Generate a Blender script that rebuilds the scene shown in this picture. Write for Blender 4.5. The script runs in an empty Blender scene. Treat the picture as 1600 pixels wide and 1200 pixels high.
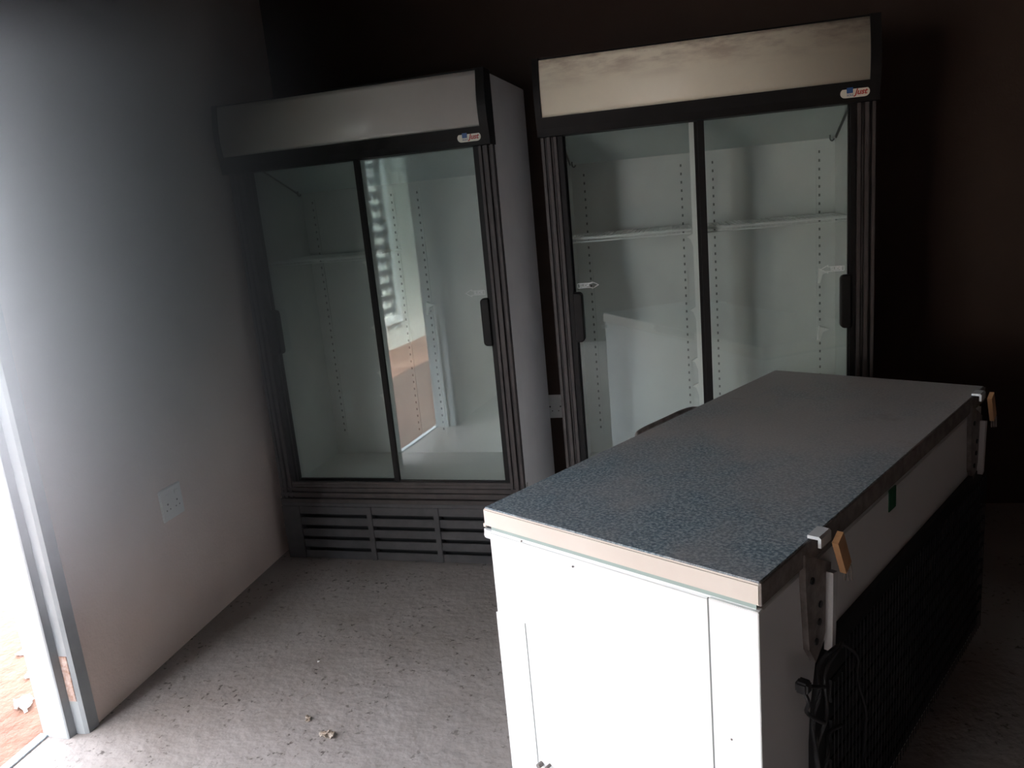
import bpy, bmesh, math, random
from mathutils import Vector, Matrix
random.seed(7)
scene = bpy.context.scene
COL = scene.collection

# ------------------------------------------------------------ camera
cam_data = bpy.data.cameras.new('camera')
cam_data.sensor_width = 36.0
cam_data.lens = 1218.4 / 1600 * 36.0
cam_data.clip_start = 0.02
cam = bpy.data.objects.new('camera', cam_data)
COL.objects.link(cam)
cr = (0.97469601, 0.20449456, -0.09027544)
cu = (0.0410874, 0.23307701, 0.9715899)
cf = (-0.21972598, 0.95071399, -0.21877708)
cam.matrix_world = Matrix(((cr[0], cu[0], -cf[0], 0), (cr[1], cu[1], -cf[1], 0),
                           (cr[2], cu[2], -cf[2], 1.5271), (0, 0, 0, 1)))
scene.camera = cam

# ------------------------------------------------------------ world, sun, exposure
world = bpy.data.worlds.new('sky'); scene.world = world
world.use_nodes = True
wn = world.node_tree.nodes; wl = world.node_tree.links
bg = wn['Background']
bg.inputs[0].default_value = (0.86, 0.91, 1.0, 1)
bg.inputs[1].default_value = 2.2
sun_d = bpy.data.lights.new('sun', 'SUN'); sun_d.energy = 6.0; sun_d.angle = math.radians(0.6)
sun_d.color = (1.0, 0.95, 0.88)
sun = bpy.data.objects.new('sun', sun_d); COL.objects.link(sun)
sun.rotation_euler = Vector((-0.40, 0.12, -0.90)).to_track_quat('-Z', 'Y').to_euler()
portal_d = bpy.data.lights.new('doorway_daylight', 'AREA'); portal_d.shape = 'RECTANGLE'
portal_d.size = 2.08; portal_d.size_y = 0.92
portal_d.cycles.is_portal = True
portal = bpy.data.objects.new('doorway_daylight', portal_d); COL.objects.link(portal)
portal.location = (-2.05, 1.41, 1.05); portal.rotation_euler = (0, math.radians(-90), 0)

wp_d = bpy.data.lights.new('window_daylight', 'AREA'); wp_d.shape = 'RECTANGLE'
wp_d.size = 1.8; wp_d.size_y = 2.2
wp_d.cycles.is_portal = True
wportal = bpy.data.objects.new('window_daylight', wp_d); COL.objects.link(wportal)
wportal.location = (-2.06, -1.2, 1.2); wportal.rotation_euler = (0, math.radians(-90), 0)

vs = scene.view_settings
vs.view_transform = 'Standard'; vs.look = 'None'; vs.gamma = 1; vs.use_curve_mapping = False
vs.exposure = 3.25

# ------------------------------------------------------------ helpers
def tag(o, label=None, cat=None, group=None, kind=None):
    if label: o['label'] = label
    if cat: o['category'] = cat
    if group: o['group'] = group
    if kind: o['kind'] = kind
    return o

def empty(name, loc, rz=0.0):
    o = bpy.data.objects.new(name, None); COL.objects.link(o)
    o.location = loc; o.rotation_euler = (0, 0, rz); o.empty_display_size = 0.1
    return o

class MB:
    def __init__(s): s.bm = bmesh.new(); s.mi = 0
    def use(s, i): s.mi = i; return s
    def box(s, x0, x1, y0, y1, z0, z1, bev=0.0, seg=2):
        t = bmesh.new()
        bmesh.ops.create_cube(t, size=1)
        for v in t.verts:
            v.co = Vector(((x0 + x1) / 2 + v.co.x * (x1 - x0), (y0 + y1) / 2 + v.co.y * (y1 - y0), (z0 + z1) / 2 + v.co.z * (z1 - z0)))
        if bev: bmesh.ops.bevel(t, geom=list(t.edges), offset=bev, segments=seg, affect='EDGES', clamp_overlap=True)
        s.merge(t); return s
    def merge(s, t, m=None):
        me = bpy.data.meshes.new('t')
        if m is not None: t.transform(m)
        if s.mi:
            for f in t.faces: f.material_index = s.mi
        t.to_mesh(me); t.free(); s.bm.from_mesh(me); bpy.data.meshes.remove(me)
    def prism(s, poly, axis, a, b):
        """extrude a closed 2D polygon along axis from a to b. axis x: poly=(y,z); y: (x,z); z: (x,y)"""
        def P(u, v, w):
            return {'x': (w, u, v), 'y': (u, w, v), 'z': (u, v, w)}[axis]
        t = bmesh.new()
        A = [t.verts.new(P(u, v, a)) for u, v in poly]; B = [t.verts.new(P(u, v, b)) for u, v in poly]
        n = len(poly)
        t.faces.new(A); t.faces.new(B)
        for i in range(n): t.faces.new((A[i], A[(i + 1) % n], B[(i + 1) % n], B[i]))
        bmesh.ops.recalc_face_normals(t, faces=t.faces)
        s.merge(t); return s
    def tube(s, pts, r, seg=8, closed=False):
        pts = [Vector(p) for p in pts]
        t = bmesh.new(); rings = []
        n = len(pts)
        up = Vector((0, 0, 1))
        for i, p in enumerate(pts):
            d = (pts[min(i + 1, n - 1)] - pts[max(i - 1, 0)]).normalized()
            a = d.cross(up)
            if a.length < 1e-3: a = d.cross(Vector((1, 0, 0)))
            a.normalize(); b = d.cross(a)
            rr = r[i] if isinstance(r, (list, tuple)) else r
            rings.append([t.verts.new(p + (a * math.cos(k * 2 * math.pi / seg) + b * math.sin(k * 2 * math.pi / seg)) * rr) for k in range(seg)])
        for i in range(n - 1):
            for k in range(seg):
                t.faces.new((rings[i][k], rings[i][(k + 1) % seg], rings[i + 1][(k + 1) % seg], rings[i + 1][k]))
        t.faces.new(rings[0]); t.faces.new(rings[-1])
        bmesh.ops.recalc_face_normals(t, faces=t.faces)
        s.merge(t); return s
    def build(s, name, mat, parent=None, smooth=False):
        me = bpy.data.meshes.new(name); s.bm.to_mesh(me); s.bm.free()
        if smooth:
            for p in me.polygons: p.use_smooth = True
        o = bpy.data.objects.new(name, me); COL.objects.link(o)
        for mm in (mat if isinstance(mat, (list, tuple)) else [mat]): me.materials.append(mm)
        if parent: o.parent = parent
        return o

def curve_pts(P, n=8):
    """Catmull-Rom through P"""
    P = [Vector(p) for p in P]; out = []
    for i in range(len(P) - 1):
        p0, p1, p2, p3 = P[max(i - 1, 0)], P[i], P[i + 1], P[min(i + 2, len(P) - 1)]
        for k in range(n):
            t = k / n
            out.append(0.5 * ((2 * p1) + (p2 - p0) * t + (2 * p0 - 5 * p1 + 4 * p2 - p3) * t * t + (-p0 + 3 * p1 - 3 * p2 + p3) * t ** 3))
    out.append(P[-1]); return out

# ------------------------------------------------------------ materials
def mat(name, color, rough=0.5, metal=0.0, spec=0.5):
    m = bpy.data.materials.new(name); m.use_nodes = True
    b = m.node_tree.nodes['Principled BSDF']
    b.inputs['Base Color'].default_value = (*color, 1); b.inputs['Roughness'].default_value = rough
    b.inputs['Metallic'].default_value = metal; b.inputs['Specular IOR Level'].default_value = spec
    return m
def nd(m, t, **kw):
    n = m.node_tree.nodes.new(t)
    for k, v in kw.items():
        if k in n.inputs: n.inputs[k].default_value = v
        else: setattr(n, k, v)
    return n
def lk(m, a, b): m.node_tree.links.new(a, b)
def noise(m, scale, detail=4, rough=0.6, vec=None):
    n = nd(m, 'ShaderNodeTexNoise'); n.inputs['Scale'].default_value = scale
    n.inputs['Detail'].default_value = detail; n.inputs['Roughness'].default_value = rough
    if vec is None:
        tc = nd(m, 'ShaderNodeTexCoord'); vec = tc.outputs['Object']
    lk(m, vec, n.inputs['Vector']); return n
def ramp(m, fac, stops):
    r = nd(m, 'ShaderNodeValToRGB'); e = r.color_ramp.elements
    while len(e) < len(stops): e.new(0.5)
    for i, (p, c) in enumerate(stops): e[i].position = p; e[i].color = (*c, 1)
    lk(m, fac, r.inputs['Fac']); return r
def mixc(m, fac, a, b, mode='MIX'):
    n = nd(m, 'ShaderNodeMix', data_type='RGBA', blend_type=mode)
    for s, v in ((n.inputs[0], fac), (n.inputs[6], a), (n.inputs[7], b)):
        if hasattr(v, 'links'): lk(m, v, s)
        elif isinstance(v, (int, float)): s.default_value = v
        else: s.default_value = (*v, 1)
    return n.outputs[2]
def bump(m, h, strength, dist=0.01, chain=None):
    n = nd(m, 'ShaderNodeBump'); n.inputs['Strength'].default_value = strength; n.inputs['Distance'].default_value = dist
    lk(m, h, n.inputs['Height'])
    if chain: lk(m, chain.outputs[0], n.inputs['Normal'])
    return n
def bsdf(m): return m.node_tree.nodes['Principled BSDF']

def mottled(name, c1, c2, scale, rough=0.7, bstr=0.0, bscale=60, spec=0.5, bdist=0.004):
    m = mat(name, c1, rough, spec=spec)
    n = noise(m, scale, 6); r = ramp(m, n.outputs['Fac'], [(0.35, c1), (0.68, c2)])
    lk(m, r.outputs[0], bsdf(m).inputs['Base Color'])
    if bstr:
        n2 = noise(m, bscale, 5); b = bump(m, n2.outputs['Fac'], bstr, bdist); lk(m, b.outputs[0], bsdf(m).inputs['Normal'])
    return m

M = {}
M['wall_glare_tone'] = mottled('glare lightened wall', (0.70, 0.57, 0.51), (0.77, 0.64, 0.575), 3, 0.75, 0.35, 90)  # dark brown wall, its colour lightened to carry the glare at left
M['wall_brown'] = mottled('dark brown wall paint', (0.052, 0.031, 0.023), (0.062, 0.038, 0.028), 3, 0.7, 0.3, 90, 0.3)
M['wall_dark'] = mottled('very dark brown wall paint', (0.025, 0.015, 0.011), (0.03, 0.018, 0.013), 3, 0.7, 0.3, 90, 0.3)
M['wall_out'] = mottled('pale exterior plaster', (0.52, 0.50, 0.46), (0.60, 0.58, 0.53), 4, 0.85, 0.3, 40)
M['ceiling'] = mottled('ceiling board', (0.10, 0.085, 0.075), (0.12, 0.10, 0.09), 2, 0.85)
M['frame_steel'] = mottled('grey painted steel door frame', (0.27, 0.29, 0.30), (0.34, 0.36, 0.37), 8, 0.42, 0.1, 60)
M['rust'] = mottled('rusty steel', (0.30, 0.17, 0.12), (0.52, 0.42, 0.38), 60, 0.8, 0.4, 120)
M['threshold'] = mat('worn metal threshold', (0.45, 0.5, 0.55), 0.35, 0.6)
M['black'] = mottled('black plastic trim', (0.006, 0.005, 0.005), (0.010, 0.009, 0.008), 12, 0.5, spec=0.2)
M['rail'] = mottled('dark bronze aluminium rail', (0.04, 0.033, 0.031), (0.062, 0.050, 0.046), 20, 0.5, spec=0.4)
M['grille'] = mottled('charcoal grille plastic', (0.045, 0.044, 0.046), (0.065, 0.062, 0.063), 15, 0.5)
M['dark_gap'] = mat('unlit machine bay', (0.01, 0.01, 0.011), 0.8)
M['liner'] = mottled('off white cooler liner', (0.66, 0.68, 0.66), (0.73, 0.75, 0.72), 5, 0.42)
M['evap'] = mottled('pale grey evaporator cover', (0.52, 0.58, 0.57), (0.58, 0.64, 0.62), 4, 0.4)
M['shell'] = mottled('off white cabinet sheet', (0.74, 0.74, 0.75), (0.80, 0.80, 0.80), 6, 0.35)
M['hole'] = mat('punched slot', (0.20, 0.21, 0.20), 0.8)
M['clip'] = mat('white plastic', (0.88, 0.88, 0.85), 0.35)
M['wire'] = mat('white coated wire', (0.80, 0.82, 0.80), 0.35)
M['socket'] = mat('white socket plastic', (0.78, 0.79, 0.77), 0.35)
M['socket_hole'] = mat('socket slot', (0.03, 0.03, 0.03), 0.7)
M['red_ink'] = mat('red print', (0.45, 0.05, 0.03), 0.4)
M['blue_ink'] = mat('blue print', (0.03, 0.09, 0.26), 0.4)
M['badge'] = mat('cream badge', (0.72, 0.68, 0.56), 0.35)
M['sticker'] = mat('white sticker film', (0.85, 0.87, 0.85), 0.5)
M['cable'] = mat('black rubber cable', (0.012, 0.012, 0.014), 0.5)
M['metal_white'] = mat('white hinge metal', (0.72, 0.73, 0.74), 0.3)
M['hinge_plate'] = mottled('dirty hinge plate and shaded lid edge', (0.16, 0.14, 0.13), (0.34, 0.30, 0.28), 30, 0.5)
M['tan'] = mottled('tan hinge spring cover', (0.50, 0.26, 0.12), (0.60, 0.34, 0.17), 30, 0.6)
M['red_tag'] = mat('red tape', (0.35, 0.03, 0.015), 0.6)
M['green_tag'] = mat('green sticker', (0.02, 0.13, 0.06), 0.5)
M['condenser'] = mat('black painted condenser', (0.008, 0.009, 0.011), 0.5)
M['gasket'] = mat('grey green gasket', (0.34, 0.42, 0.39), 0.6)
M['paper'] = mottled('torn white paper', (0.75, 0.74, 0.72), (0.85, 0.84, 0.82), 20, 0.8)
M['leaf'] = mottled('dry leaf litter', (0.22, 0.14, 0.08), (0.62, 0.55, 0.48), 90, 0.8)
M['louvre'] = mat('white louvre slat', (0.75, 0.75, 0.75), 0.4)
M['gap_light'] = mat('pale curtain behind the louvres', (0.82, 0.80, 0.76), 0.6)
M['slat'] = mat('grey louvre slat', (0.10, 0.10, 0.11), 0.4)
M['roof'] = mat('roof sheet', (0.35, 0.34, 0.33), 0.5)

# header panel with dirt; stained version for the right cooler
def header_mat(name, stained):
    m = mat(name, (0.74, 0.71, 0.62), 0.22 if not stained else 0.45)
    c = (0.70, 0.68, 0.63) if not stained else (0.83, 0.77, 0.62)
    n = noise(m, 5, 6)
    r = ramp(m, n.outputs['Fac'], [(0.3, tuple(x * 0.93 for x in c)), (0.7, c)])
    out = r.outputs[0]
    if stained:
        tc = nd(m, 'ShaderNodeTexCoord'); sp = nd(m, 'ShaderNodeSeparateXYZ'); lk(m, tc.outputs['Object'], sp.inputs[0])
        mr = nd(m, 'ShaderNodeMapRange'); lk(m, sp.outputs['Z'], mr.inputs[0])
        mr.inputs[1].default_value = 1.93; mr.inputs[2].default_value = 2.045
        mp = nd(m, 'ShaderNodeMapping'); mp.inputs['Scale'].default_value = (1.0, 1, 3.5); lk(m, tc.outputs['Object'], mp.inputs[0])
        n2 = noise(m, 7, 8, 0.65, mp.outputs[0]); r2 = ramp(m, n2.outputs['Fac'], [(0.42, (0, 0, 0)), (0.62, (1, 1, 1))])
        f = nd(m, 'ShaderNodeMath', operation='MULTIPLY'); lk(m, mr.outputs[0], f.inputs[0]); lk(m, r2.outputs[0], f.inputs[1])
        out = mixc(m, f.outputs[0], out, (0.42, 0.33, 0.26))
        n3 = noise(m, 38, 2); r3 = ramp(m, n3.outputs['Fac'], [(0.765, (0, 0, 0)), (0.80, (1, 1, 1))])
        out = mixc(m, r3.outputs[0], out, (0.15, 0.12, 0.1))
    lk(m, out, bsdf(m).inputs['Base Color']); return m
M['header_clean'] = header_mat('glossy grey white header panel', False)
M['header_stained'] = header_mat('cream header panel with brown dust stains', True)

# glass : thin-sheet glass, clear pass through plus Fresnel mirror
def glass_mat():
    m = bpy.data.materials.new('door glass'); m.use_nodes = True
    nt = m.node_tree; nt.nodes.remove(bsdf(m)); out = nt.nodes['Material Output']
    tr = nd(m, 'ShaderNodeBsdfTransparent'); tr.inputs[0].default_value = (0.955, 0.975, 0.965, 1)
    gl = nd(m, 'ShaderNodeBsdfGlossy'); gl.inputs['Roughness'].default_value = 0.0; gl.inputs[0].default_value = (0.95, 1, 1, 1)
    fr = nd(m, 'ShaderNodeFresnel'); fr.inputs['IOR'].default_value = 1.5
    mu = nd(m, 'ShaderNodeMath', operation='MULTIPLY'); mu.inputs[1].default_value = 1.3; mu.use_clamp = True
    lk(m, fr.outputs[0], mu.inputs[0])
    mx = nd(m, 'ShaderNodeMixShader'); lk(m, mu.outputs[0], mx.inputs[0]); lk(m, tr.outputs[0], mx.inputs[1]); lk(m, gl.outputs[0], mx.inputs[2])
    lk(m, mx.outputs[0], out.inputs['Surface'])
    return m
M['glass'] = glass_mat()

# white freezer enamel
M['enamel'] = mottled('white freezer enamel', (0.88, 0.89, 0.89), (0.91, 0.92, 0.92), 3, 0.32)
M['lid_trim'] = mottled('aged cream lid trim', (0.70, 0.62, 0.55), (0.76, 0.69, 0.62), 4, 0.45)
def lid_mat():
    m = mat('speckled blue grey laminate under brown dust', (0.2, 0.25, 0.3), 0.5)
    n = noise(m, 150, 2, 0.6); r = ramp(m, n.outputs['Fac'], [(0.36, (0.11, 0.165, 0.215)), (0.50, (0.25, 0.33, 0.385)), (0.64, (0.50, 0.57, 0.60))])
    tc = nd(m, 'ShaderNodeTexCoord')
    sp = nd(m, 'ShaderNodeSeparateXYZ'); lk(m, tc.outputs['Object'], sp.inputs[0])
    # dust lies thicker towards the far half of the lid
    mr = nd(m, 'ShaderNodeMapRange'); lk(m, sp.outputs['Y'], mr.inputs[0])
    mr.inputs[1].default_value = 0.1; mr.inputs[2].default_value = 1.0; mr.inputs[3].default_value = -0.12; mr.inputs[4].default_value = 0.24
    mp = nd(m, 'ShaderNodeMapping'); mp.inputs['Scale'].default_value = (1.3, 0.9, 1); lk(m, tc.outputs['Object'], mp.inputs[0])
    n2 = noise(m, 3.2, 9, 0.62, mp.outputs[0])
    ad = nd(m, 'ShaderNodeMath', operation='ADD'); lk(m, n2.outputs['Fac'], ad.inputs[0]); lk(m, mr.outputs[0], ad.inputs[1])
    r2 = ramp(m, ad.outputs[0], [(0.34, (0, 0, 0)), (0.72, (0.85, 0.85, 0.85))])
    out = mixc(m, r2.outputs[0], r.outputs[0], (0.50, 0.455, 0.44))
    n3 = noise(m, 9, 5, 0.6); r3 = ramp(m, n3.outputs['Fac'], [(0.62, (0, 0, 0)), (0.74, (0.6, 0.6, 0.6))])
    out = mixc(m, r3.outputs[0], out, (0.30, 0.26, 0.245))
    lk(m, out, bsdf(m).inputs['Base Color'])
    n4 = noise(m, 220, 2); b = bump(m, n4.outputs['Fac'], 0.15, 0.002); lk(m, b.outputs[0], bsdf(m).inputs['Normal'])
    return m
M['lid'] = lid_mat()

def floor_mat():
    m = mat('rough dusty concrete', (0.3, 0.28, 0.27), 0.85)
    n = noise(m, 2.2, 5, 0.5); r = ramp(m, n.outputs['Fac'], [(0.3, (0.26, 0.225, 0.205)), (0.7, (0.35, 0.315, 0.30))])
    n2 = noise(m, 42, 3, 0.6); r2 = ramp(m, n2.outputs['Fac'], [(0.585, (1, 1, 1)), (0.66, (0.30, 0.28, 0.27))])
    n5 = noise(m, 5, 3); r5 = ramp(m, n5.outputs['Fac'], [(0.42, (0, 0, 0)), (0.58, (1, 1, 1))])
    pits = mixc(m, r5.outputs[0], (1, 1, 1), r2.outputs[0])
    out = mixc(m, 1.0, r.outputs[0], pits, 'MULTIPLY')
    lk(m, out, bsdf(m).inputs['Base Color'])
    n3 = noise(m, 34, 3, 0.5); b1 = bump(m, n3.outputs['Fac'], 0.28, 0.012)
    n4 = noise(m, 7, 4, 0.5); b2 = bump(m, n4.outputs['Fac'], 0.2, 0.05, b1); lk(m, b2.outputs[0], bsdf(m).inputs['Normal'])
    return m
M['floor'] = floor_mat()
M['soil'] = mottled('red brown sandy soil', (0.12, 0.05, 0.028), (0.19, 0.095, 0.06), 3, 0.9, 0.6, 14, bdist=0.03)

# ------------------------------------------------------------ room shell
WX, T = -1.941, 0.13
YB, YF, XR, HC = 3.76, -2.4, 3.3, 2.75
D0, D1, DH = 0.95, 1.875, 2.12
def struct(o, name=None): tag(o, kind='structure'); return o
struct(MB().box(WX - T, XR + .1, YF - .1, YB + .1, -0.12, 0).build('floor', M['floor']))
struct(MB().box(WX - T, XR + .1, YF - .1, YB + .1, HC, HC + .1).build('ceiling', M['ceiling']))
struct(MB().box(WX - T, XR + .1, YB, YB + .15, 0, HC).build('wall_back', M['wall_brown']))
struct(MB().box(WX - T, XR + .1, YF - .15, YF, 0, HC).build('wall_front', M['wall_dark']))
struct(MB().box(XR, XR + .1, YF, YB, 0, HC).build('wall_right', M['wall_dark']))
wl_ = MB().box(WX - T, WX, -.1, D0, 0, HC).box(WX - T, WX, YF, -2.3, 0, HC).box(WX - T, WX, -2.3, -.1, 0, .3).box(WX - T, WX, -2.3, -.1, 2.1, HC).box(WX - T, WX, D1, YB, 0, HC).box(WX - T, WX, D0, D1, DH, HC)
wlo = wl_.build('wall_left', M['wall_glare_tone']); struct(wlo)
wlo.data.materials.append(M['wall_out'])
for p in wlo.data.polygons:
    if p.center.x < WX - T + 0.001: p.material_index = 1

# steel door frame (door_1): folded profile swept up both jambs and over the head
def jamb_profile(y, s):
    # s = +1 for the jamb on the +y side of the opening
    return [(WX - T - .012, y + s * .02), (WX - T - .012, y - s * .045), (WX - .045, y - s * .052), (WX - .040, y - s * .050), (WX - .036, y - s * .024),
            (WX - .004, y - s * .024), (WX + .008, y - s * .018), (WX + .008, y + s * .026), (WX, y + s * .026), (WX, y + s * .001), (WX - .02, y + s * .001), (WX - .02, y + s * .0)]
fr = MB()
pr = jamb_profile(D1, 1)
def clean(p): return p[:9] + [(WX, p[9][1]), (WX - T, p[9][1]), (WX - T, p[0][1])]
fr.prism(clean(jamb_profile(D1, 1)), 'z', 0, DH)
fr.prism(clean(jamb_profile(D0, -1)), 'z', 0, DH)
hp = [(x, z) for x, z in clean(jamb_profile(DH, 1))]
fr.prism(hp, 'y', D0 - .026, D1 + .026)
door = fr.build('door_1', M['frame_steel']); struct(door)
MB().box(WX - .034, WX - .006, D1 - .0265, D1 - .023, 0.12, 0.28, .001).build('rust_patch', M['rust'], door)
sill = MB().box(WX - T - .03, WX - T + .004, D0, D1 - .04, -0.03, 0.006, .002).build('trim_1', M['threshold']); struct(sill)

# window further along the same wall, behind the camera
wfm = MB()
for a, b, c, d in ((-2.3, -.1, .3, .34), (-2.3, -.1, 2.06, 2.1), (-2.3, -2.26, .34, 2.06), (-.14, -.1, .34, 2.06), (-1.22, -1.18, .34, 2.06)):
    wfm.box(WX - .09, WX - .05, a, b, c, d, .003)
win = wfm.build('window_1', M['frame_steel']); struct(win)

# added slab outside, unseen, keeps high sky light off the doorway
struct(MB().box(WX - T - 1.5, WX - T, .35, 4.2, 2.32, 2.44).build('added_sky_blocker', M['wall_out']))

# outside ground
g = MB().box(-16, WX - T, -12, 14, -0.14, -0.02).build('ground', M['soil']); struct(g)

# ------------------------------------------------------------ pale house seen mirrored in the cooler glass
hx = -4.15
house = empty('house', (hx, -2.2, -0.02))
tag(house, 'pale plastered house outside the doorway with a white louvred window, seen mirrored in glass', 'house')
wy0, wy1, wz0, wz1 = -0.48, 0.60, 0.30, 2.42      # window opening in house-local y / z
hm = MB().box(-3, 0, -4, wy0, 0, 2.9).box(-3, 0, wy1, 1.0, 0, 2.9).box(-3, 0, wy0, wy1, 0, wz0).box(-3, 0, wy0, wy1, wz1, 2.9)
hm.build('wall', M['wall_out'], house)
hw = MB()
for a, b, c, d in ((wy0, wy1, wz0, wz0 + .09), (wy0, wy1, wz1 - .09, wz1), (wy0, wy0 + .13, wz0 + .09, wz1 - .09), (wy1 - .12, wy1, wz0 + .09, wz1 - .09)):
    hw.box(-.06, .03, a, b, c, d, .004)
wf = hw.build('window_frame', M['louvre'], house)
for i in range(13):
    z = wz0 + .17 + i * .155
    sl = MB(); t = bmesh.new(); bmesh.ops.create_cube(t, size=1)
    sl.merge(t, Matrix.Translation((-.012, (wy0 + wy1) / 2 + .005, z)) @ Matrix.Rotation(.2, 4, 'Y') @ Matrix.Diagonal((.010, wy1 - wy0 - .25, .055, 1)))
    sl.build('louvre', M['slat'], wf)
MB().box(-.04, -.03, wy0, wy1, wz0, wz1).build('bright_gap_sheet', M['gap_light'], house)  # pale sheet stands in for the brightness seen between the slats
MB().box(-3.3, .35, -4.3, 1.3, 2.9, 3.0).build('roof', M['roof'], house)

# ------------------------------------------------------------ coolers
W, H, D = 1.180, 2.045, 0.60
def text_mesh(name, s, size, m, parent, mtx, italic=0.0, ext=0.0006, bold=0.0):
    cu_ = bpy.data.curves.new('txt', 'FONT'); cu_.body = s; cu_.size = size; cu_.extrude = ext; cu_.offset = bold; cu_.shear = italic
    cu_.align_x = 'CENTER'; cu_.align_y = 'CENTER'
    o = bpy.data.objects.new('txt', cu_); COL.objects.link(o)
    dg = bpy.context.evaluated_depsgraph_get(); me = bpy.data.meshes.new_from_object(o.evaluated_get(dg))
    bpy.data.objects.remove(o); bpy.data.curves.remove(cu_)
    me.transform(mtx); me.materials.clear(); me.materials.append(m); me.name = name
    n = bpy.data.objects.new(name, me); COL.objects.link(n); n.parent = parent
    return n
FACE = Matrix.Rotation(math.radians(90), 4, 'X')   # text in xz plane facing -y

def pill(mb, x0, x1, z0, z1, y0, y1, n=10):
    r = (z1 - z0) / 2; P = []
    for k in range(n + 1): a = -math.pi / 2 + math.pi * k / n; P.append((x1 - r + r * math.cos(a), z0 + r + r * math.sin(a)))
    for k in range(n + 1): a = math.pi / 2 + math.pi * k / n; P.append((x0 + r + r * math.cos(a), z0 + r + r * math.sin(a)))
    mb.prism(P, 'y', y0, y1)

def cooler(loc, rz, label, header_m, shelves, clips, arrows):
    R = empty('display_cooler', loc, rz)
    tag(R, label, 'fridge', 'glass door display coolers along the back wall')
    # outer shell: two sides, back, top, bottom
    sh = MB()
    sh.box(0, .03, .052, D, .02, H - .004, .003).box(W - .03, W, .052, D, .02, H - .004, .003)
    sh.box(.03, W - .03, D - .03, D, .02, H - .004).box(.03, W - .03, .06, D - .03, H - .03, H - .004).box(.03, W - .03, .06, D - .03, .02, .06)
    sh.build('cabinet', M['shell'], R)
    # liner
    il, ir, ib, zf, zt = .042, W - .042, D - .07, .36, 1.86
    ln = MB()
    ln.box(il - .01, il, .085, ib, zf, zt).box(ir, ir + .01, .085, ib, zf, zt).box(il - .01, ir + .01, ib, ib + .01, zf, zt)
    ln.box(il - .01, ir + .01, .085, ib + .01, zf - .02, zf).box(il - .01, ir + .01, .085, ib + .01, zt, zt + .01)
    lin = ln.build('liner', M['liner'], R)
    # slotted shelf strips on the back panel
    for x in (.098, .515, .647, 1.075):
        hl = MB().box(x - .012, x + .012, ib - .006, ib, .45, 1.66, .001).use(1)
        for k in range(34): hl.box(x - .0035, x + .0035, ib - .0072, ib - .0055, .48 + k * .035, .491 + k * .035)
        hl.build('shelf_strip', [M['liner'], M['hole']], R)
    # sloping evaporator cover
    ev = MB().prism([(.09, 1.845), (.09, 1.835), (ib - .03, 1.69), (ib - .001, 1.69), (ib - .001, 1.845)], 'x', il + .008, ir - .008)
    evo = ev.build('evaporator_cover', M['evap'], R)
    for x in (il + .014, ir - .030):
        hk = MB().tube(curve_pts([(x, ib - .055, 1.705), (x, ib - .06, 1.684), (x + .008, ib - .06, 1.676), (x + .016, ib - .06, 1.684)], 5), .003, 6)
        hk.build('cover_hook', M['hole'], evo)
    for x in (il + .003, ir - .003):
        MB().tube([(x, .10, 1.832), (x, ib - .04, 1.688)], .0035, 6).build('cover_gap_line', M['hole'], evo)  # dark rod paints the shaded gap between cover and liner wall
    # black header frame: end caps with bulging front profile plus the bottom bar
    prof = lambda z, o=0: -.012 - o - .020 * math.sin(math.pi * min(max((z - 1.80) / (H - 1.80), 0), 1)) * (1 - .25 * (z - 1.8) / .25)
    zs = [1.775 + (H + .006 - 1.775) * k / 14 for k in range(15)]
    cap = [(.06, 1.775)] + [(prof(z, .006), z) for z in zs] + [(.06, H + .006)]
    hf = MB(); hf.prism(cap, 'x', -.004, .019).prism(cap, 'x', W - .031, W + .003)
    zb = [1.775 + (1.842 - 1.775) * k / 5 for k in range(6)]
    hf.prism([(.06, 1.775)] + [(prof(z, .006), z) for z in zb] + [(.06, 1.842)], 'x', .019, W - .031)
    hf.box(.019, W - .031, -.005, .06, H - .001, H + .006)
    hf.build('header_frame', M['black'], R)
    zp = [1.842 + (H - .001 - 1.842) * k / 12 for k in range(13)]
    hp_ = MB().prism([(.02, 1.842)] + [(prof(z), z) for z in zp] + [(.02, H - .001)], 'x', .019, W - .031)
    hpo = hp_.build('header_panel', header_m, R)
    for p in hpo.data.polygons:
        if abs(p.normal.x) < .5: p.use_smooth = True
    # badge
    bd = MB(); bz = 1.806; bx = 1.055
    fy = prof(bz, .006)
    pill(bd, bx, bx + .094, bz - .0155, bz + .0155, fy - .003, fy + .004)
    bo = bd.build('badge', M['badge'], R)
    MB().box(bx + .020, bx + .040, fy - .0042, fy - .0025, bz - .001, bz + .0175).build('badge_square', M['blue_ink'], bo)
    text_mesh('small_print', 'SOLE', .0095, M['blue_ink'], bo, Matrix.Translation((bx + .031, fy - .0034, bz - .0075)) @ FACE)
    text_mesh('lettering', 'Just', .026, M['red_ink'], bo, Matrix.Translation((bx + .065, fy - .0034, bz + .001)) @ FACE, .3, .0006, .0008)
    # grooved side rails, top and sill of the sliding track
    for side in (0, 1):
        segs = [(0.0, .012, .022), (.015, .019, .03), (.022, .036, .018), (.039, .045, .030), (.048, .060, .022), (.063, .081, .034)]
        rl = MB()
        rl.box(.001, .081, .04, .085, .27, 1.775)
        for a, b, y in segs: rl.box(a, b, y, .05, .27, 1.775, .0015)
        o = rl.build('side_rail', M['rail'], R)
        if side:
            for v in o.data.vertices: v.co.x = W - v.co.x
            o.data.flip_normals()
        dk = MB().box(.063, .0815, .032, .05, .385, 1.775, .001).build('seal', M['black'], o)
        if side:
            for v in dk.data.vertices: v.co.x = W - v.co.x
            dk.data.flip_normals()
    sl = MB().box(0, W, .03, .085, .29, .372)
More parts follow.
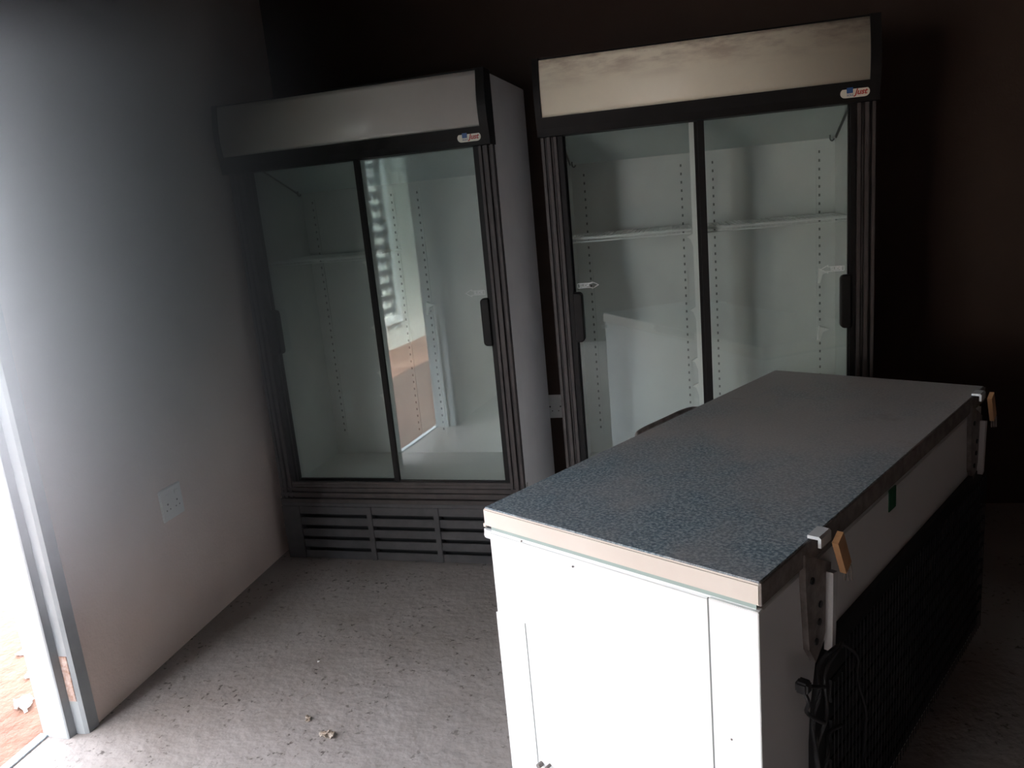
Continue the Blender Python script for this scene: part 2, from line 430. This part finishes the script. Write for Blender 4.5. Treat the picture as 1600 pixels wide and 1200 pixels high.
    for z0, z1, y in ((.366, .384, .032), (.345, .358, .022), (.318, .336, .016), (.290, .308, .010)): sl.box(.0, W, y, .05, z0, z1, .002)
    sl.build('sill', M['rail'], R)
    # louvred kick grille
    gr = MB()
    gr.box(.0, W, .012, .05, .272, .290, .002)
    for x0, x1 in ((0, .09), (.43, .455), (.755, .78), (W - .09, W)): gr.box(x0, x1, .008, .05, .012, .272, .002)
    for k in range(5):
        z = .232 - k * .055
        gr.box(.085, W - .085, .014, .022, z, z + .038, .002)
    gro = gr.build('grille', M['grille'], R)
    MB().box(.03, W - .03, .05, .06, .015, .36).build('machine_bay', M['dark_gap'], R)
    # sliding doors
    for side in (0, 1):
        x0, x1 = (.075, .585) if side == 0 else (.575, W - .075)
        yg = .064 if side == 0 else .046
        dr = MB()
        if side == 0:
            dr.box(x0, x0 + .012, yg - .004, yg + .014, .375, 1.79, .001).box(x1 - .02, x1, yg, yg + .012, .375, 1.79, .001)
        else:
            dr.box(x0 + .002, x0 + .026, yg - .006, yg + .012, .375, 1.79, .002).box(x1 - .012, x1, yg - .004, yg + .012, .375, 1.79, .001)
        dr.box(x0, x1, yg, yg + .012, .375, .389).box(x0, x1, yg, yg + .012, 1.777, 1.79)
        do = dr.build('sliding_door', M['black'], R)
        MB().box(x0 + .004, x1 - .004, yg + .003, yg + .007, .38, 1.785).build('glass_pane', M['glass'], do)
        hd = MB()
        hx0, hx1 = (.078, .115) if side == 0 else (W - .115, W - .078)
        rr = .016; P = []
        for cx, cz, a0 in ((hx1 - rr, .985 + rr, -90), (hx1 - rr, 1.182 - rr, 0)):
            for k in range(6): a = math.radians(a0 + 18 * k); P.append((cx + rr * math.cos(a), cz + rr * math.sin(a)))
        P += [(hx0, 1.182), (hx0, .985)]
        if side: P = [(hx0 + hx1 - u, v) for u, v in P]
        hd.prism(P, 'y', .020, yg + .003); hdl = hd.build('handle', M['black'], do)
        bv = hdl.modifiers.new('b', 'BEVEL'); bv.width = .005; bv.segments = 3; bv.limit_method = 'ANGLE'
        if side in arrows:
            az = 1.204; s = 1 if side == 0 else -1; tip = .178 if side == 0 else 1.000; tail = tip - s * .082
            st = MB(); y_a, y_b = yg + .0015, yg + .0029
            def bar(p, q, w=.0022):
                p, q = Vector((p[0], p[1])), Vector((q[0], q[1])); d = (q - p).normalized(); n_ = Vector((-d.y, d.x)) * w / 2; e = d * w / 2
                st.prism([tuple(p - e + n_), tuple(q + e + n_), tuple(q + e - n_), tuple(p - e - n_)], 'y', y_a, y_b)
            hh, bh, hl_ = .0145, .0085, .026
            pts_ = [(tip, az), (tip - s * hl_, az + hh), (tip - s * hl_, az + bh), (tail, az + bh), (tail, az - bh), (tip - s * hl_, az - bh), (tip - s * hl_, az - hh)]
            for i in range(7): bar(pts_[i], pts_[(i + 1) % 7])
            st.build('arrow_sticker', M['sticker'], do)
            text_mesh('sticker_lettering', 'SLIDE', .0165, M['sticker'], do, Matrix.Translation(((tip - s * hl_ + tail) / 2 - s * .001, yg + .002, az)) @ FACE, 0, .0005, .0004)
    # white lamp strip behind the middle stile
    cs = MB().box(.548, .572, .10, .125, .37, 1.80, .004)
    cso = cs.build('centre_strip', M['clip'], R)
    for z in (1.35, 1.067, .864, .76):
        c = MB().prism([(.549, z + .02), (.549, z - .035), (.538, z), (.525, z + .008)], 'y', .104, .118)
        c.build('shelf_clip', M['clip'], cso)
    for x, z in clips:
        c = MB().prism([(x - .012, z - .035), (x - .002, z - .035), (x + .008, z + .0), (x + .035, z + .012), (x + .006, z + .02), (x - .006, z + .028)], 'y', ib - .03, ib - .007)
        c.build('shelf_clip', M['clip'], R)
    # wire shelves
    for s0, s1 in shelves:
        w_ = MB(); z = 1.385; y0, y1 = .135, ib - .02
        for y in (y0, y1, (y0 + y1) / 2): w_.tube([(s0, y, z), (s1, y, z)], .0055, 6)
        w_.tube([(s0, y0, z - .014), (s1, y0, z - .014)], .0035, 6)
        for x in (s0, s1): w_.tube([(x, y0, z), (x, y1, z)], .004, 6)
        n = int((s1 - s0) / .018)
        for k in range(1, n):
            x = s0 + (s1 - s0) * k / n
            w_.tube([(x, y0, z - .014), (x, y0, z + .004), (x, y1, z + .004)], .0019, 5)
        w_.build('wire_shelf', M['wire'], R)
    # feet
    for x in (.06, W - .06):
        for y in (.08, D - .06): MB().box(x - .025, x + .025, y - .025, y + .025, 0, .024, .004).build('foot', M['black'], R)
    return R

cooler((-1.876, 3.106, 0), math.radians(-3.25), 'glass door cooler on the left with glossy grey white header, against the left wall corner',
       M['header_clean'], [(.05, .54)], [(.515 + .13, 1.10)], (1,))
cooler((-0.505, 3.0185, 0), math.radians(0.17), 'right hand glass door cooler with brown dust stains along its cream header, behind the freezer',
       M['header_stained'], [(.05, .54), (.60, 1.13)], [(1.075, 1.135), (1.075, .887)], (0, 1))

# ------------------------------------------------------------ chest freezer
FW, FL, FH, LT = 0.662, 1.488, 0.879, 0.044
F = empty('chest_freezer', (-0.463, 1.5916, 0), math.radians(-31.13))
tag(F, 'white chest freezer with a dusty blue grey speckled lid, standing in the foreground', 'freezer')
bz1 = FH - LT - .012
b = MB().box(.006, FW - .006, .004, FL - .004, .05, bz1, .006, 3)
b.build('cabinet', M['enamel'], F)
# overlapping end sheets leave two vertical seams on the near end
MB().box(.563, FW - .004, .0015, .02, .055, bz1 - .001, .0012).build('corner_panel', M['enamel'], F)
MB().box(.0065, .096, .0037, .02, .055, .62, .0002).build('corner_panel', M['enamel'], F)
MB().box(.5600, .5628, .0022, .006, .055, bz1 - .002).build('seam', M['hole'], F)
MB().box(.0962, .0975, .0030, .006, .055, .62).build('seam', M['hole'], F)
for x, z in ((.112, .823), (.252, .80), (.60, .55), (.63, .50), (.62, .43)):
    t = bmesh.new(); bmesh.ops.create_uvsphere(t, u_segments=8, v_segments=6, radius=.0022)
    ri = MB(); ri.merge(t, Matrix.Translation((x, .002, z))); ri.build('rivet', M['hinge_plate'], F)
MB().box(.012, FW - .012, .010, FL - .010, bz1, FH - LT + .002).build('gasket', M['gasket'], F)
lid = MB().box(0, FW, 0, FL, FH - LT, FH - .003, .003).build('lid', M['lid_trim'], F)
MB().box(.003, FW - .002, .003, FL - .003, FH - .004, FH, .0015).build('laminate_top', M['lid'], lid)
MB().box(FW - .004, FW + .0015, .002, FL - .002, FH - LT, FH - .002, .001).build('rear_edge_shade', M['hinge_plate'], lid)  # darker strip paints the shadow on the lid's rear side
MB().box(-.004, .003, .002, FL - .002, FH - LT - .004, FH - LT + .004).build('lip', M['lid_trim'], lid)
# lid handle on the long front side
hb = MB()
P = curve_pts([(.002, .63, .862), (-.022, .65, .866), (-.030, .70, .868), (-.030, .80, .868), (-.030, .90, .868), (-.022, .95, .866), (.002, .97, .862)], 6)
hb.tube(P, .008, 8); hb.box(-.006, .004, .62, .98, .842, .874, .002)
hb.build('lid_handle', M['hinge_plate'], lid, True)
MB().box(-.018, .002, .590, .604, .852, .872, .004).build('handle_end', M['clip'], lid)
# key lock near the front corner
lk_ = MB(); lk_.tube([(.006, .026, .803), (-.018, .026, .803)], .012, 12); lk_.box(-.026, -.018, .022, .030, .792, .814, .001)
lk_.build('lock', M['metal_white'], F)
ls = MB().tube([(.108, .004, .262), (.108, -.010, .262)], .006, 10).build('screw', M['hinge_plate'], F)
MB().tube([(.134, .004, .270), (.134, -.010, .270)], .004, 10).build('screw', M['hinge_plate'], F)
# condenser: black wire-and-tube grid on the rear side
cx = FW + .010
cd = MB()
Pp = [(.30, .640), (1.47, .635), (1.475, .09), (.205, .09), (.205, .44), (.215, .52), (.24, .60)]
cd.prism(Pp, 'x', FW - .008, FW + .006)
k = 0; zz = .61; pts_ = []
while zz > .12:
    a, b_ = (.25 if zz < .58 else .31), 1.44
    seq = [(cx + .01, a, zz), (cx + .01, b_, zz)] if k % 2 == 0 else [(cx + .01, b_, zz), (cx + .01, a, zz)]
    pts_ += seq; zz -= .045; k += 1
cd.tube(pts_, .0035, 6)
for i in range(60):
    y = .26 + i * .02
    cd.tube([(cx + .014, y, .625 if y > .31 else .56), (cx + .014, y, .11)], .0012, 4)
cd.build('condenser', M['condenser'], F)
# hinges
def hinge(y, big):
    hg = MB()
    hg.prism([(y - .015, .862), (y + .105, .80), (y + .10, .70), (y + .06, .64), (y + .03, .62), (y + .0, .66), (y - .015, .80)], 'x', FW - .006, FW + .006)
    ho = hg.build('hinge', M['hinge_plate'], F)
    # raised white web of the hinge and its top hook over the lid edge
    MB().prism([(y + .080, .79), (y + .104, .785), (y + .090, .63), (y + .074, .625)], 'x', FW + .004, FW + .020).build('hinge_web', M['shell'], ho)
    MB().prism([(FW - .006, .8795), (FW - .006, .886), (FW + .016, .886), (FW + .020, .882), (FW + .020, .864), (FW + .014, .864), (FW + .014, .8795)], 'y', y + .022, y + .070).build('hinge_hook', M['metal_white'], ho)
    t = bmesh.new(); bmesh.ops.create_cube(t, size=1); a = MB()
    a.merge(t, Matrix.Translation((FW + .034, y + .085, .835)) @ Matrix.Rotation(math.radians(28), 4, 'X') @ Matrix.Diagonal((.012, .030, .088, 1)))
    a.build('hinge_arm', M['tan'], ho)
    for j in range(3):
        sp = MB().tube([(FW + .030 + j * .005, y + .104 + j * .004, .80), (FW + .030 + j * .005, y + .112 + j * .004, .765)], .0022, 6)
        sp.build('hinge_spring', M['hinge_plate'], ho)
    for yy, z in ((y + .012, .80), (y + .045, .70), (y + .03, .665), (y + .05, .735)):
        MB().tube([(FW + .004, yy, z), (FW + .009, yy, z)], .007, 10).build('bolt', M['condenser'], ho)
    return ho
h1 = hinge(.185, True)
hinge(1.335, False)
MB().box(FW - .0045, FW - .002, .325, .345, .815, .862).build('red_tape', M['red_tag'], h1)
MB().box(FW - .0065, FW - .0035, .655, .700, .770, .822).build('green_sticker', M['green_tag'], F)

# power cable looped on the rear corner
def fb(px, py, off=.0):
    y = .191 + (px - 1262) * .0029; z = .678 - (py - 1000) * .00148 - (px - 1262) * .0020
    return (FW + .022 + off, y, z)
pc = MB()
for P in ([(1298, 990), (1275, 1000), (1262, 1030), (1253, 1070), (1251, 1120), (1252, 1200), (1256, 1330), (1290, 1400)],
          [(1300, 985), (1282, 1000), (1272, 1040), (1264, 1100), (1256, 1160), (1254, 1230), (1262, 1340)],
          [(1272, 1060), (1250, 1062), (1238, 1070), (1235, 1088), (1242, 1104), (1256, 1112), (1272, 1109)],
          [(1300, 985), (1318, 996), (1330, 1030), (1336, 1080), (1345, 1150), (1350, 1220)],
          [(1262, 1200), (1266, 1160), (1276, 1130), (1290, 1110)]):
    pc.tube(curve_pts([fb(px, py, .012 * (i % 2)) for i, (px, py) in enumerate(P)], 8), .0038, 8)
c0 = fb(1237, 1068)
pc.box(c0[0] - .012, c0[0] + .012, c0[1] - .012, c0[1] + .012, c0[2] - .012, c0[2] + .012, .004)
pc.build('power_cable', M['cable'], F)
for x in (.05, FW - .05):
    for y in (.06, FL - .06): MB().box(x - .025, x + .025, y - .025, y + .025, 0, .052, .006).build('foot', M['black'], F)

# ------------------------------------------------------------ sockets
def socket(loc, rz, label, w=.118, h=.118):
    S = empty('wall_socket', loc, rz)
    tag(S, label, 'socket', 'white wall sockets')
    p = MB().box(-w / 2, w / 2, -.009, 0, -h / 2, h / 2, .003).build('face_plate', M['socket'], S)
    for cx_ in (-w * .22, w * .22):
        for dx, dz, r in ((0, .012, .0042), (-.0105, -.010, .003), (.0105, -.010, .003)):
            MB().tube([(cx_ + dx, -.0085, -.012 + dz), (cx_ + dx, -.0096, -.012 + dz)], r, 10).build('pin_hole', M['socket_hole'], S)
        MB().box(cx_ - .011, cx_ + .011, -.013, -.008, .028, .042, .002).build('rocker_switch', M['socket'], S)
    return S
socket((WX, 2.455, .558), math.radians(90), 'white double wall socket low on the left wall', .126, .124)
socket((-.655, YB, .538), 0, 'white wall socket in the gap between the two coolers', .12, .12)

# ------------------------------------------------------------ litter
def scrap(name, loc, sx, sy, m, seed, label, cat, group, curl=.3, thick=.002):
    rnd = random.Random(seed); t = bmesh.new(); n = 12
    c = t.verts.new((0, 0, curl * sx * .3)); ring = []
    for k in range(n):
        a = 2 * math.pi * k / n; r = .5 * (.55 + .45 * rnd.random())
        ring.append(t.verts.new((sx * r * math.cos(a), sy * r * math.sin(a), curl * sx * rnd.random() * .5)))
    for k in range(n): t.faces.new((c, ring[k], ring[(k + 1) % n]))
    bmesh.ops.subdivide_edges(t, edges=list(t.edges), cuts=2, use_grid_fill=True)
    for v in t.verts: v.co += Vector((rnd.uniform(-1, 1), rnd.uniform(-1, 1), rnd.uniform(0, 1))) * sx * .035
    g = bmesh.ops.solidify(t, geom=list(t.faces), thickness=thick)
    lo = min(v.co.z for v in t.verts)
    for v in t.verts: v.co.z -= lo
    mb = MB(); mb.merge(t); o = mb.build(name, m); o.location = loc; o.rotation_euler = (0, 0, rnd.uniform(0, 6))
    tag(o, label, cat, group); return o
for i, (x, y, sx, sy, lab) in enumerate(((-2.33, 2.00, .13, .07, 'largest torn white paper scrap on the red soil outside the door'),
                                    (-2.62, 2.30, .07, .05, 'farthest small white paper scrap on the soil outside the door'),
                                    (-2.46, 2.16, .075, .035, 'thin white paper scrap between the two others on the soil'),
                                    (-2.36, 1.90, .03, .04, 'tiny paper scrap near the door threshold outside'))):
    scrap('paper_scrap', (x, y, -.02), sx, sy, M['paper'], 10 + i, lab, 'litter', 'paper scraps outside the door', .35)
scrap('dry_leaf', (-1.125, 1.915, 0), .060, .045, M['leaf'], 3, 'curled dry leaf litter on the concrete floor, larger piece', 'litter', 'leaf litter on the floor', .5)
scrap('dry_leaf', (-1.225, 1.985, 0), .036, .022, M['leaf'], 5, 'small dry leaf flake behind the larger leaf on the floor', 'litter', 'leaf litter on the floor', .4)
scrap('paper_crumb', (-1.34, 2.30, 0), .010, .010, M['paper'], 6, 'tiny white crumb on the concrete in front of the left cooler', 'litter', None, .3)

# ------------------------------------------------------------ added haze volume in place of lens glare
hz = bpy.data.materials.new('glare haze'); hz.use_nodes = True
hn = hz.node_tree; hn.nodes.remove(hn.nodes['Principled BSDF'])
vsn = hn.nodes.new('ShaderNodeVolumeScatter'); vsn.inputs['Color'].default_value = (1.0, 0.92, 0.95, 1)
vsn.inputs['Anisotropy'].default_value = 0.55
def hnode(t, **k):
    n = hn.nodes.new(t)
    for a, b in k.items(): setattr(n, a, b)
    return n
tc = hnode('ShaderNodeTexCoord')
mp = hnode('ShaderNodeMapping'); mp.inputs['Location'].default_value = (1.94 * .80, -2.0 * .98, -1.65 * .68); mp.inputs['Scale'].default_value = (.80, .98, .68)
hn.links.new(tc.outputs['Object'], mp.inputs[0])
ln_ = hnode('ShaderNodeVectorMath', operation='LENGTH'); hn.links.new(mp.outputs[0], ln_.inputs[0])
mr = hnode('ShaderNodeMapRange', interpolation_type='SMOOTHSTEP'); hn.links.new(ln_.outputs['Value'], mr.inputs[0])
mr.inputs[1].default_value = 0.0; mr.inputs[2].default_value = 0.95; mr.inputs[3].default_value = 3.2; mr.inputs[4].default_value = 0.0
hn.links.new(mr.outputs[0], vsn.inputs['Density'])
hn.links.new(vsn.outputs[0], hn.nodes['Material Output'].inputs['Volume'])
hb_ = MB().box(WX + .012, -.62, .72, 2.985, .012, 2.70).build('glare_haze', hz)
tag(hb_, 'added haze standing in for lens glare just inside the bright doorway', 'haze', None, 'stuff')
